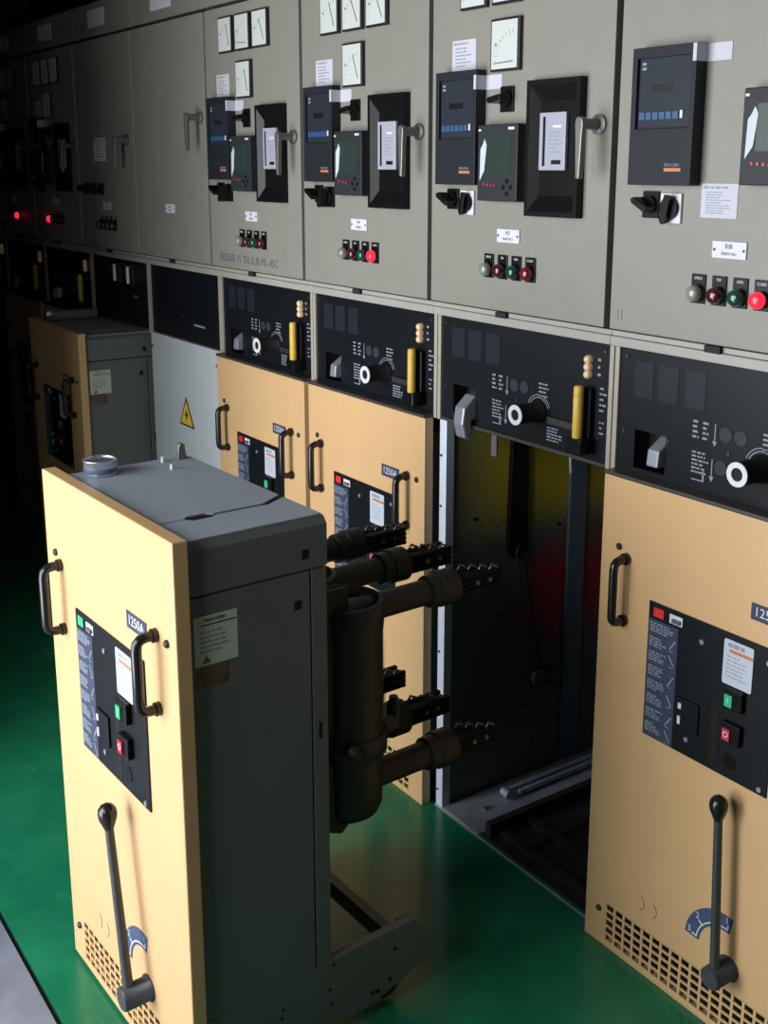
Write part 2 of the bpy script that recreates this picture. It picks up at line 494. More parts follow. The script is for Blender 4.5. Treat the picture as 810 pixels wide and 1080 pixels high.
def meter(root, x0, x1, z0, z1, ang):
    m = MB().box(x0, x1, YD - 0.012, YD, z0, z1).build('meter', 'meter_frame', root, bevel=0.0015)
    e = 0.006
    B(x0 + e, x1 - e, YD - 0.0135, YD - 0.010, z0 + e, z1 - e).build('meter_face', 'meter_face', m)
    cx, cz = x1 - 0.02, z0 + 0.022
    L = 0.075
    a = math.radians(ang)
    dx, dz = math.cos(a) * L, math.sin(a) * L
    nx, nz = -math.sin(a) * 0.0011, math.cos(a) * 0.0011
    MB().prism([(cx - nx, cz - nz), (cx + dx - nx, cz + dz - nz), (cx + dx + nx, cz + dz + nz), (cx + nx, cz + nz)], YD - 0.0148, YD - 0.0136).build('needle', 'print_dark', m)
    mk = MB()
    for k in range(9):
        t = math.radians(92 + 86 * k / 8)
        r0, r1 = 0.066, 0.074
        ux, uz = math.cos(t), math.sin(t)
        px_, pz_ = -uz * 0.0007, ux * 0.0007
        mk.prism([(cx + ux * r0 - px_, cz + uz * r0 - pz_), (cx + ux * r1 - px_, cz + uz * r1 - pz_), (cx + ux * r1 + px_, cz + uz * r1 + pz_), (cx + ux * r0 + px_, cz + uz * r0 + pz_)], YD - 0.0140, YD - 0.0136)
    mk.box(x0 + 0.018, x0 + 0.026, YD - 0.0140, YD - 0.0136, z0 + 0.06, z0 + 0.068)
    mk.build('scale_marks', 'print_dim', m)
    return m

def relay(root, x0=0.07, x1=0.24, z0=1.925, z1=2.212):
    h = 0.034
    xs = [x0, x0 + 0.014, x1 - 0.012, x1]
    zs = [z0, z0 + 0.118, z1 - 0.022, z1]
    r = MB().plate_holes(xs, zs, {(1, 1)}, YD - h, YD - 0.001).build('protection_relay', 'relay_body', root, bevel=0.0015)
    B(xs[1], xs[2], YD - h + 0.008, YD - 0.001, zs[1], zs[2]).build('relay_face', 'relay_face', r)
    yf = YD - h + 0.008
    B(x0 + 0.05, x0 + 0.108, yf - 0.001, yf, z0 + 0.193, z0 + 0.208).build('display', 'screen_dark', r)
    for k in range(6):
        xx = x0 + 0.020 + k * 0.0187
        B(xx, xx + 0.0155, yf - 0.002, yf, z0 + 0.137, z0 + 0.152).build('key', 'key_blue', r)
    B(x0 + 0.134, x0 + 0.141, yf - 0.002, yf, z0 + 0.138, z0 + 0.154).build('key', 'print_white', r)
    yb = YD - h
    text('lettering', 'MERLIN GERIN', 0.009, x0 + 0.125, yb - 0.0004, z0 + 0.042, 'print_dim', r, sx=0.7)
    B(x0 + 0.104, x0 + 0.15, yb - 0.0006, yb, z0 + 0.029, z0 + 0.036).build('logo', 'logo_orange', r)
    pr_ = MB(); print_rows(pr_, x0 + 0.022, x0 + 0.04, z0 + 0.255, z0 + 0.235, 2, yf, 3); pr_.build('small_print', 'print_dim', r)
    return r

def power_meter(root, x0=0.25, x1=0.405, z0=1.886, z1=2.075):
    h = 0.033
    r = B(x0, x1, YD - h, YD, z0, z1).build('power_meter', 'meter_grey', root, bevel=0.003)
    yf = YD - h
    B(x0 + 0.035, x1 - 0.025, yf - 0.0008, yf, z0 + 0.065, z1 - 0.03).build('display', 'screen_green', r)
    B(x1 - 0.035, x1 - 0.012, yf - 0.001, yf, z1 - 0.014, z1 - 0.008).build('logo', 'print_white', r)
    B(x0 + 0.004, x0 + 0.014, yf - 0.001, yf, z1 - 0.016, z1 - 0.011).build('logo', 'print_white', r)
    for k in range(4):
        MB().cyl((x0 + 0.03 + 0.014 * k, yf - 0.002, z0 + 0.042 - 0.001 * k), (x0 + 0.03 + 0.014 * k, yf, z0 + 0.042 - 0.001 * k), 0.0035, n=10).build('key', 'button_red', r)
    for dx, dz in ((0, 0.015), (0, -0.015), (0.014, 0), (-0.014, 0)):
        MB().cyl((x1 - 0.036 + dx, yf - 0.003, z0 + 0.035 + dz), (x1 - 0.036 + dx, yf, z0 + 0.035 + dz), 0.0055, n=10).build('key', 'screen_dark', r)
    # torn protective film along the left edge of the screen
    MB().prism([(x0 + 0.012, z0 + 0.05), (x0 + 0.03, z0 + 0.075), (x0 + 0.038, z1 - 0.05), (x0 + 0.03, z1 - 0.035), (x0 + 0.022, z1 - 0.05), (x0 + 0.014, z1 - 0.06)], yf - 0.0016, yf - 0.0008).build('protective_film', 'film', r)
    return r

def bezel_unit(root, x0=0.422, x1=0.607, z0=1.853, z1=2.174):
    h = 0.022
    o = [(x0, z0), (x1, z0), (x1, z1), (x0, z1)]
    a = [(x0 + 0.012, z0 + 0.012), (x1 - 0.012, z0 + 0.012), (x1 - 0.012, z1 - 0.012), (x0 + 0.012, z1 - 0.012)]
    i = [(x0 + 0.034, z0 + 0.05), (x1 - 0.03, z0 + 0.05), (x1 - 0.03, z1 - 0.05), (x0 + 0.034, z1 - 0.05)]
    rings = [(o, YD), (o, YD - h), (a, YD - h), (i, YD - 0.004)]
    vs = [(p[0], y, p[1]) for poly, y in rings for p in poly]
    fs = []
    for k in range(3):
        for q in range(4):
            s = (q + 1) % 4
            fs.append((k * 4 + q, k * 4 + s, (k + 1) * 4 + s, (k + 1) * 4 + q))
    fs.append((12, 13, 14, 15))
    r = MB().add(vs, fs).build('trip_unit', 'black_plastic', root)
    wx0, wx1, wz0, wz1 = x0 + 0.04, x0 + 0.132, 1.963, 2.098
    wf = B(wx0, wx1, YD - 0.014, YD - 0.004, wz0, wz1).build('window', 'window_face', r, bevel=0.002)
    B(wx0 + 0.014, wx0 + 0.022, YD - 0.0150, YD - 0.014, wz0 + 0.01, wz1 - 0.01).build('bar', 'screen_dark', r)
    B(wx1 - 0.044, wx1 - 0.012, YD - 0.0150, YD - 0.014, wz1 - 0.036, wz1 - 0.030).build('logo', 'print_white', r)
    B(wx1 - 0.046, wx1 - 0.014, YD - 0.0150, YD - 0.014, wz0 + 0.014, wz0 + 0.024).build('display', 'screen_dark', r)
    pr_ = MB(); print_rows(pr_, wx0 + 0.036, wx1 - 0.012, wz1 - 0.045, wz0 + 0.035, 6, YD - 0.014, 5, 0.3); pr_.build('small_print', 'print_dim', r)
    return r

def rotary_switch(root, x0, x1, z0, z1, plate='black_plastic', ang=0.0, tall=0.03):
    s = B(x0, x1, YD - 0.006, YD, z0, z1).build('rotary_switch', plate, root, bevel=0.001)
    cx, cz = (x0 + x1) / 2, (z0 + z1) / 2
    r = min(x1 - x0, z1 - z0) * 0.42
    k = MB().cyl((cx, YD - 0.006, cz), (cx, YD - 0.014, cz), r, n=20)
    ca, sa = math.cos(ang), math.sin(ang)
    L, T = r * 1.15, r * 0.36
    poly = [(-L * 1.25, 0), (-L, -T), (L, -T), (L, T), (-L, T)]
    k.prism([(cx + ca * a - sa * b, cz + sa * a + ca * b) for a, b in poly], YD - 0.014 - tall, YD - 0.012)
    k.build('knob', 'black_plastic', s, bevel=0.001)
    return s

LAMP_X = (0.268, 0.323, 0.377, 0.431)
LAMP_TXT = ('SPRING', 'TRIP', 'OPEN', 'CLOSED')
def lamp(root, k, m, cut=False):
    x = LAMP_X[k]
    p = B(x - 0.0185, x + 0.0185, YD - 0.004, YD, 1.688, 1.750).build('pilot_lamp', 'black_plastic', root, bevel=0.001)
    MB().cyl((x, YD - 0.004, 1.710), (x, YD - 0.012, 1.710), 0.0185, n=18).build('lamp_ring', 'black_plastic', p)
    l = MB().lathe((x, YD - 0.012, 1.710), (0, -1, 0), [(0, 0.0172), (0.008, 0.0172), (0.013, 0.0155), (0.0165, 0.011), (0.018, 0.004), (0.0182, 0.0005)], n=18).build('lens', m, p)
    text('lettering', LAMP_TXT[k], 0.0085, x, YD - 0.0044, 1.7415, 'print_white', p, sx=0.75)
    return p

def sheet(root, name, x0, x1, z0, z1, y, rows, seed, title=True, m='paper', skew=0.0):
    p = MB().prism([(x0 + skew, z0), (x1 + skew, z0), (x1, z1), (x0, z1)], y - 0.0012, y).build(name, m, root)
    pr_ = MB()
    hh = z1 - z0; ww = x1 - x0
    if title: print_rows(pr_, x0 + ww * 0.06, x1 - ww * 0.04, z1 - hh * 0.08, z1 - hh * 0.15, 1, y - 0.0012, seed + 9, 0.9)
    print_rows(pr_, x0 + ww * 0.14, x1 - ww * 0.15, z1 - hh * 0.24, z0 + hh * 0.08, rows, y - 0.0012, seed, 0.4)
    pr_.build('small_print', 'print_dim', p)
    return p

def taped_tag(root, dx=0.0, dz=0.0):
    """label strip stuck on the relay corner with its free end on the door"""
    z0, z1 = 2.163 + dz, 2.198 + dz
    path = [(0.232 + dx, YD - 0.0352), (0.2412 + dx, YD - 0.0352), (0.2412 + dx, YD - 0.0012), (0.303 + dx, YD - 0.0012)]
    back = [(0.232 + dx, YD - 0.0342), (0.2402 + dx, YD - 0.0342), (0.2402 + dx, YD - 0.0002), (0.303 + dx, YD - 0.0002)]
    v = [(a, b, z0) for a, b in path] + [(a, b, z1) for a, b in path]
    vb = [(a, b, z0) for a, b in back] + [(a, b, z1) for a, b in back]
    fs = []
    for k in range(3):
        fs += [(k, k + 1, k + 5, k + 4), (k + 8, k + 12, k + 13, k + 9), (k, k + 8, k + 9, k + 1), (k + 4, k + 5, k + 13, k + 12)]
    fs += [(0, 4, 12, 8), (3, 11, 15, 7)]
    return MB().add(v + vb, fs).build('tape_label', 'paper', root)

def name_label(root, l1, l2, z0=1.782, z1=1.816):
    p = B(0.299, 0.386, YD - 0.0035, YD, z0, z1).build('name_label', 'label_white', root, bevel=0.0006)
    y = YD - 0.0039
    text('lettering', l1, 0.014, 0.342, y, (z0 + z1) / 2 + 0.007, 'print_dark', p)
    text('lettering', l2, 0.009, 0.342, y, (z0 + z1) / 2 - 0.008, 'print_dark', p, sx=0.9)
    for x in (0.305, 0.380):
        MB().cyl((x, y - 0.001, (z0 + z1) / 2), (x, y + 0.001, (z0 + z1) / 2), 0.003, n=8).build('screw', 'dark_steel', p)

def front_doorset(root, meters=True, wide_meter=False, mm=(118, 112, 122), m4=115, note=True, tagd=(0, 0)):
    if meters:
        for (a, b), an in zip(((0.142, 0.247), (0.270, 0.376), (0.397, 0.504)), mm):
            meter(root, a, b, 2.362, 2.484, an)
        meter(root, 0.268, 0.378, 2.203, 2.329, m4)
    relay(root)
    if note: sheet(root, 'notice_sheet', 0.098, 0.197, 2.214, 2.292, YD, 6, 4)
    taped_tag(root, *tagd)

# --- black middle panel with its controls (x 0.016..0.684, z 1.258..1.558)
def mid_panel(root, lip=0.042, dz=0.0):
    zs = [1.266 + dz, 1.277, 1.369, 1.5615]
    p = MB().plate_holes([0.0165, 0.070, 0.166, 0.6835], zs, {(1, 1)}, YP, YP + 0.012).build('control_fascia', 'panel_black', root)
    B(0.07, 0.166, YP + 0.05, YP + 0.06, 1.277, 1.369).build('recess_back', 'black_matt', p)
    MB().box(0.065, 0.07, YP + 0.012, YP + 0.05, 1.277, 1.369).box(0.166, 0.171, YP + 0.012, YP + 0.05, 1.277, 1.369).box(0.065, 0.171, YP + 0.012, YP + 0.05, 1.369, 1.374).build('recess_sides', 'black_matt', p)
    B(0.0165, 0.6835, YP - lip, YP + 0.01, 1.2565 + dz, 1.2655 + dz).build('bottom_lip', 'black_lip', root, bevel=0.001)
    return p

def fascia_controls(root, hook='in'):
    p = mid_panel(root, 0.042 if hook == 'in' else 0.008)
    for x0 in (0.062, 0.136, 0.214):
        B(x0, x0 + 0.058, YP - 0.0012, YP, 1.448, 1.532).build('mimic_plate', 'mimic_grey', p)
    for x, z in ((0.334, 1.406), (0.374, 1.406), (0.326, 1.330), (0.364, 1.327)):
        MB().cyl((x, YP - 0.0015, z), (x, YP, z), 0.0165, n=20).build('blanking_disc', 'disc_grey', p)
    for x, z in ((0.036, 1.361), (0.174, 1.361), (0.345, 1.367), (0.632, 1.280), (0.036, 1.54), (0.665, 1.54)):
        MB().cyl((x, YP - 0.003, z), (x, YP, z), 0.0045, n=8).build('screw', 'dark_steel', p)
    # printed operating diagrams
    d = MB(); y = YP
    for x in (0.250, 0.278):
        print_rows(d, x - 0.008, x + 0.012, 1.424, 1.378, 4, y, int(x * 999), 0.45)
    d.box(0.303, 0.3055, y - 0.0004, y, 1.384, 1.425); d.prism([(0.298, 1.386), (0.3105, 1.386), (0.3043, 1.374)], y - 0.0004, y)
    print_rows(d, 0.244, 0.292, 1.354, 1.300, 6, y, 11, 0.45)
    d.box(0.300, 0.3025, y - 0.0004, y, 1.305, 1.345); d.prism([(0.295, 1.306), (0.3075, 1.306), (0.3012, 1.293)], y - 0.0004, y)
    d.box(0.246, 0.276, y - 0.0004, y, 1.288, 1.2905); d.box(0.276, 0.281, y - 0.0004, y, 1.288, 1.312)
    print_rows(d, 0.430, 0.474, 1.428, 1.386, 4, y, 12, 0.4)
    print_rows(d, 0.466, 0.528, 1.318, 1.278, 5, y, 13, 0.45)
    print_rows(d, 0.650, 0.674, 1.450, 1.382, 5, y, 14, 0.35)
    print_rows(d, 0.652, 0.668, 1.365, 1.325, 3, y, 15, 0.3)
    d.build('printed_diagram', 'print_dim', p)
    # selector barrel with white ring, arc marks and slotted slide
    arc = MB()
    for r_ in (0.036, 0.043):
        for k in range(14):
            a0 = math.radians(20 + 10 * k); a1 = math.radians(20 + 10 * (k + 1))
            q = [(0.432 + math.cos(a) * rr, 1.352 + math.sin(a) * rr) for a, rr in ((a0, r_), (a1, r_), (a1, r_ + 0.002), (a0, r_ + 0.002))]
            arc.prism(q, YP - 0.0004, YP)
    arc.build('arc_marks', 'print_dim', p)
    s = MB().lathe((0.432, YP, 1.352), (0, -1, 0), [(0, 0.031), (0.006, 0.031), (0.008, 0.026), (0.078, 0.026)], n=24).build('selector_barrel', 'black_matt', root)
    rg = MB(); n = 24; vs = []
    for rr, yy in ((0.0265, -0.0785), (0.0265, -0.0815), (0.0145, -0.0815), (0.0145, -0.074)):
        for k in range(n):
            t = 2 * math.pi * k / n
            vs.append((0.432 + rr * math.cos(t), YP + yy, 1.352 + rr * math.sin(t)))
    rg.add(vs, [(k * n + i, k * n + (i + 1) % n, (k + 1) * n + (i + 1) % n, (k + 1) * n + i) for k in range(3) for i in range(n)])
    rg.build('white_ring', 'ring_white', s)
    B(0.475, 0.585, YP - 0.012, YP, 1.329, 1.347).build('slide_bar', 'dark_steel', root, bevel=0.002)
    # three brass indicator lamps
    for z in (1.514, 1.4955, 1.477):
        MB().lathe((0.612, YP, z), (0, -1, 0), [(0, 0.011), (0.010, 0.0105), (0.014, 0.008), (0.0165, 0.003), (0.0167, 0.0005)], n=14).build('indicator_lamp', 'brass_lamp', root)
    pr_ = MB(); print_rows(pr_, 0.640, 0.655, 1.52, 1.465, 3, YP, 21, 0.35); pr_.build('small_print', 'print_dim', p)
    # yellow operating handle on its black foot
    yh = YP - 0.034
    ph = B(0.585, 0.64, YP - 0.05, YP, 1.283, 1.322).build('handle_foot', 'black_plastic', root, bevel=0.004)
    B(0.594, 0.634, YP - 0.016, YP, 1.322, 1.445).build('handle_backplate', 'black_plastic', ph, bevel=0.002)
    MB().lathe((0.612, yh, 1.318), (0, 0, 1), [(0, 0.0115), (0.004, 0.0128), (0.105, 0.0128), (0.107, 0.0121), (0.110, 0.0128), (0.130, 0.0125), (0.134, 0.009)], n=20).build('operating_handle', 'handle_yellow', root)
    # metal shutter hook in the recess
    if hook == 'in':
        poly = [(YP + 0.045, 1.365), (YP + 0.030, 1.365), (YP - 0.018, 1.335), (YP - 0.022, 1.296), (YP + 0.045, 1.290)]
        MB().prism(poly, 0.128, 0.163, 'x').build('shutter_hook', 'hook_grey', root, bevel=0.004)
    else:
        poly = [(YP + 0.045, 1.352), (YP - 0.004, 1.350), (YP - 0.040, 1.318), (YP - 0.046, 1.272), (YP - 0.036, 1.232), (YP - 0.012, 1.222), (YP - 0.011, 1.280), (YP + 0.045, 1.282)]
        hk = MB().prism(poly, 0.128, 0.172, 'x').build('shutter_hook', 'hook_grey', root, bevel=0.006)
        B(0.122, 0.128, YP - 0.040, YP - 0.012, 1.240, 1.300).build('hook_washer', 'dark_steel', hk)
    return p

def cubicle(n, label):
    r = empty('switchgear_cubicle', (n * W, 0, 0))
    tag(r, label, 'switchgear', 'switchgear cubicles in the long row')
    return r

RED, DRED, GRN, CLR, LIT = 'lens_red', 'lens_darkred', 'lens_green', 'lens_clear', 'lens_red_lit'

def walls(root, left='interior', back=1.0):
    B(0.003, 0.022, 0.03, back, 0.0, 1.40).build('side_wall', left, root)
    B(0.684, 0.697, 0.03, back, 0.0, 1.40).build('side_wall', 'interior', root)
    B(0.022, 0.684, back - 0.02, back, 0.0, 1.40).build('back_wall', 'interior', root)
    B(0.003, 0.697, 0.03, back, 1.40, 1.42).build('inner_roof', 'interior', root)

# ---- feeder cubicle of the second from right (B), truck drawn out
def feeder(n, label, lamps, white_switch=False, hook='in', mm=(118, 112, 122), m4=115, note=True, l=('H2', 'TRAFO N 1'), full=True):
    r = cubicle(n, label)
    frame_parts(r)
    door(r)
    front_doorset(r, mm=mm, m4=m4, note=note)
    power_meter(r); bezel_unit(r); handle(r, 0.652, 2.066)
    rotary_switch(r, 0.303, 0.352, 2.105, 2.167, ang=0.15, tall=0.034)
    rotary_switch(r, 0.088, 0.136, 1.860, 1.914, ang=-0.5)
    rotary_switch(r, 0.148, 0.203, 1.847, 1.910, plate='label_white' if white_switch else 'black_plastic', ang=1.35, tall=0.012 if white_switch else 0.03)
    name_label(r, *l)
    for k, m in enumerate(lamps): lamp(r, k, m)
    fascia_controls(r, hook)
    return r

cB = feeder(-1, 'open cubicle with a sprayed yellow and red inner wall, its breaker drawn out', (CLR, DRED, GRN, RED), True, 'out', m4=182, l=('H2', 'TRAFO N 3'))
cC = feeder(-2, 'cubicle with one lit red lamp behind the drawn-out breaker truck', (CLR, DRED, GRN, LIT), mm=(112, 118, 116), m4=112, l=('H4', 'FEEDER'))
cD = feeder(-3, 'cubicle with handwritten marker lettering along the bottom of its door', (CLR, DRED, GRN, DRED), mm=(104, 176, 116), m4=106, l=('H5', 'FEEDER'))
text('marker_lettering', 'FEEDER 15 TN SUB ML-45C', 0.040, 0.303, YD - 0.0004, 1.641, 'print_dark', cD, sx=0.95)

# ---- right-hand cubicle (A): larger relay group, only partly in the picture
cA = cubicle(0, 'nearest cubicle at the right edge with white notice and lit red lamp')
frame_parts(cA); door(cA)
for (a, b), an in zip(((0.142, 0.247), (0.270, 0.376), (0.397, 0.504)), (118, 112, 120)): meter(cA, a, b, 2.40, 2.515, an)
relay(cA, 0.078, 0.254, 1.933, 2.218)
taped_tag(cA, 0.013, 0.019)
power_meter(cA, 0.378, 0.562, 1.936, 2.122)
rotary_switch(cA, 0.100, 0.145, 1.862, 1.920, ang=-0.5)
rotary_switch(cA, 0.152, 0.210, 1.853, 1.916, plate='label_white', ang=1.35, tall=0.012)
sheet(cA, 'notice_sheet', 0.260, 0.354, 1.868, 1.938, YD, 9, 8)
name_label(cA, 'RIB', 'TRAFO N.2', 1.787, 1.822)
for k, m in enumerate((CLR, DRED, GRN, LIT)): lamp(cA, k, m)
for x in (0.035, 0.047): B(x, x + 0.0015, YD - 0.0006, YD, 1.628, 1.652).build('scribed_mark', 'print_dark', cA)
fascia_controls(cA, 'in')
walls(cA)

# ---- blank cubicle (E)
cE = cubicle(-4, 'plain cubicle with a blank door and a yellow hazard triangle below')
frame_parts(cE); door(cE); handle(cE, 0.655, 2.150); name_label(cE, 'H6', 'RESERVE', 1.788, 1.823)
B(0.0165, 0.6835, YP, YP + 0.012, 1.269, 1.5615).build('blank_fascia', 'panel_black', cE)
MB().cyl((0.335, YP - 0.003, 1.368), (0.335, YP, 1.368), 0.006, n=8).build('screw', 'dark_steel', cE)
B(0.44, 0.54, YP - 0.001, YP, 1.337, 1.345).build('scuff_mark', 'print_dim', cE)
cp = B(0.030, 0.6985, -0.024, -0.002, 0.01, 1.268).build('cover_plate', 'cover_grey', cE, bevel=0.003)
MB().prism([(0.302, 0.907), (0.447, 0.907), (0.3745, 1.032)], -0.0255, -0.024).build('hazard_triangle', 'black_matt', cp)
MB().prism([(0.315, 0.9145), (0.434, 0.9145), (0.3745, 1.017)], -0.0262, -0.0255).build('triangle_face', 'triangle_yellow', cp)
MB().prism([(0.380, 0.985), (0.360, 0.952), (0.374, 0.952), (0.366, 0.922), (0.392, 0.962), (0.377, 0.962)], -0.0269, -0.0262).build('lightning_bolt', 'black_matt', cp)
for x in (0.045, 0.68):
    for z in (0.15, 0.68, 1.207):
        MB().cyl((x, -0.028, z), (x, -0.024, z), 0.006, n=8).build('screw', 'dark_steel', cp)

# ---- cubicle F: bus section, truck partly out
cF = cubicle(-5, 'cubicle with a small white door plate behind the far drawn-out truck')
frame_parts(cF); door(cF); handle(cF, 0.625, 2.080); name_label(cF, 'H7', 'COUPLER', 1.779, 1.813)
sheet(cF, 'door_plate', 0.215, 0.360, 1.994, 2.096, YD, 5, 31, m='label_white')
for x0 in (0.07, 0.165, 0.26):
    rotary_switch(cF, x0, x0 + 0.058, 1.845, 1.897, ang=-0.4 + x0)
for k in range(4): lamp(cF, k, 'lens_darkred' if k in (1, 3) else 'screen_green')
pF = mid_panel(cF, 0.008, 0.008)
for x in (0.345, 0.505):
    bf = B(x - 0.03, x + 0.02, YP - 0.004, YP, 1.45, 1.54).build('voltage_divider', 'disc_grey', cF)
    MB().cyl((x, YP - 0.022, 1.458), (x, YP - 0.022, 1.534), 0.0075, n=12).build('white_rod', 'ring_white', bf)
MB().cyl((0.24, YP - 0.01, 1.512), (0.24, YP, 1.512), 0.012, n=12).build('knob', 'dark_steel', cF)
MB().cyl((0.535, YP - 0.01, 1.40), (0.535, YP, 1.40), 0.010, n=12).build('knob', 'bright_metal', cF)
walls(cF)

# ---- far dark cubicles G, H, I are further feeders
def far_feeder(src, n, label, lit):
    r = copy_tree(src); r.location = (n * W, 0, 0); r['label'] = label
    lamps = [c for c in r.children if c.name.split('.')[0] == 'pilot_lamp']
    lamps.sort(key=lambda c: min(v.co.x for v in c.data.vertices))
    for k, c in enumerate(lamps):
        ln = [q for q in c.children if q.name.split('.')[0] == 'lens'][0]
        ln.data = ln.data.copy(); ln.data.materials[0] = MATS[LIT if k == lit else DRED]
    return r
srcC = cC
cG = far_feeder(srcC, -6, 'dim cubicle third from the left edge whose first red lamp is lit', 0)
cH = far_feeder(srcC, -7, 'dim cubicle at the left edge with a lit red lamp', 3)
cI = far_feeder(srcC, -8, 'last dark cubicle just reaching the left edge', -1)

# ---- open compartment of B
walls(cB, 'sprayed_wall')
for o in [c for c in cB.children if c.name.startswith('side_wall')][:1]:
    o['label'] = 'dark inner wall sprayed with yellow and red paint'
ip = B(0.022, 0.034, 0.505, 0.580, 0.0, 1.39).build('inner_post', 'interior_post', cB, bevel=0.003)
bar = MB().prism([(0.258, 1.38), (0.312, 1.38), (0.325, 0.80), (0.300, 0.775), (0.262, 0.78), (0.245, 0.81)], 0.022, 0.040, 'x').build('linkage_arm', 'black_matt', cB, bevel=0.002)
MB().tube([(0.045, 0.272, 0.80), (0.045, 0.285, 0.822), (0.045, 0.300, 0.80), (0.045, 0.395, 0.36), (0.045, 0.385, 0.335), (0.045, 0.368, 0.36), (0.045, 0.272, 0.80)], 0.005, n=8).build('linkage_rod', 'dark_steel', cB)
MB().cyl((0.022, 0.380, 0.35), (0.056, 0.380, 0.35), 0.028, n=16).build('pivot', 'interior', cB)
B(0.022, 0.050, 0.400, 0.440, 0.31, 0.37).build('bracket', 'dark_steel', cB)
for y, z in ((0.12, 0.93), (0.22, 0.60), (0.35, 0.25), (0.38, 0.12), (0.47, 0.85), (0.18, 0.2)):
    MB().cyl((0.022, y, z), (0.027, y, z), 0.006, n=8).build('screw', 'black_matt', cB)
MB().prism([(0.20, 1.18), (0.225, 1.18), (0.222, 1.26), (0.203, 1.26)], 0.03, 0.036).build('hanging_tab', 'metal_handle', cB)
MB().cyl((0.535, 0.02, 1.205), (0.530, 0.02, 1.262), 0.005, n=10).build('hanging_pin', 'bright_metal', cB)
# sill, guide rail and pit
B(0.034, 0.215, 0.0, 0.98, 0.0005, 0.006).build('sill_plate', 'sill_grey', cB, bevel=0.001)
gr_ = MB().box(0.095, 0.112, 0.20, 0.95, 0.018, 0.034).box(0.118, 0.132, 0.24, 0.95, 0.012, 0.028).build('guide_rail', 'rail_grey', cB, bevel=0.003)
MB().lathe((0.108, 0.195, 0.028), (1, 0, 0), [(-0.008, 0.014), (0.024, 0.014)], n=16).build('rail_nose', 'rail_grey', gr_)
MB().box(0.100, 0.128, 0.30, 0.32, 0.006, 0.02).box(0.100, 0.128, 0.80, 0.82, 0.006, 0.02).build('rail_foot', 'dark_steel', gr_)
B(0.118, 0.130, 0.095, 0.120, 0.006, 0.012).build('clip', 'bright_metal', cB)
B(0.215, 0.684, 0.012, 0.98, 0.0005, 0.003).build('pit_pan', 'pit', cB)
MB().box(0.225, 0.250, 0.02, 0.96, 0.003, 0.045).box(0.225, 0.66, 0.05, 0.075, 0.003, 0.02).box(0.225, 0.66, 0.16, 0.19, 0.003, 0.02).box(0.34, 0.37, 0.075, 0.60, 0.003, 0.018).build('channel', 'near_black', cB)
B(0.002, 0.698, -0.006, 0.0, 0.0, 0.004).build('threshold', 'rail_grey', cB)

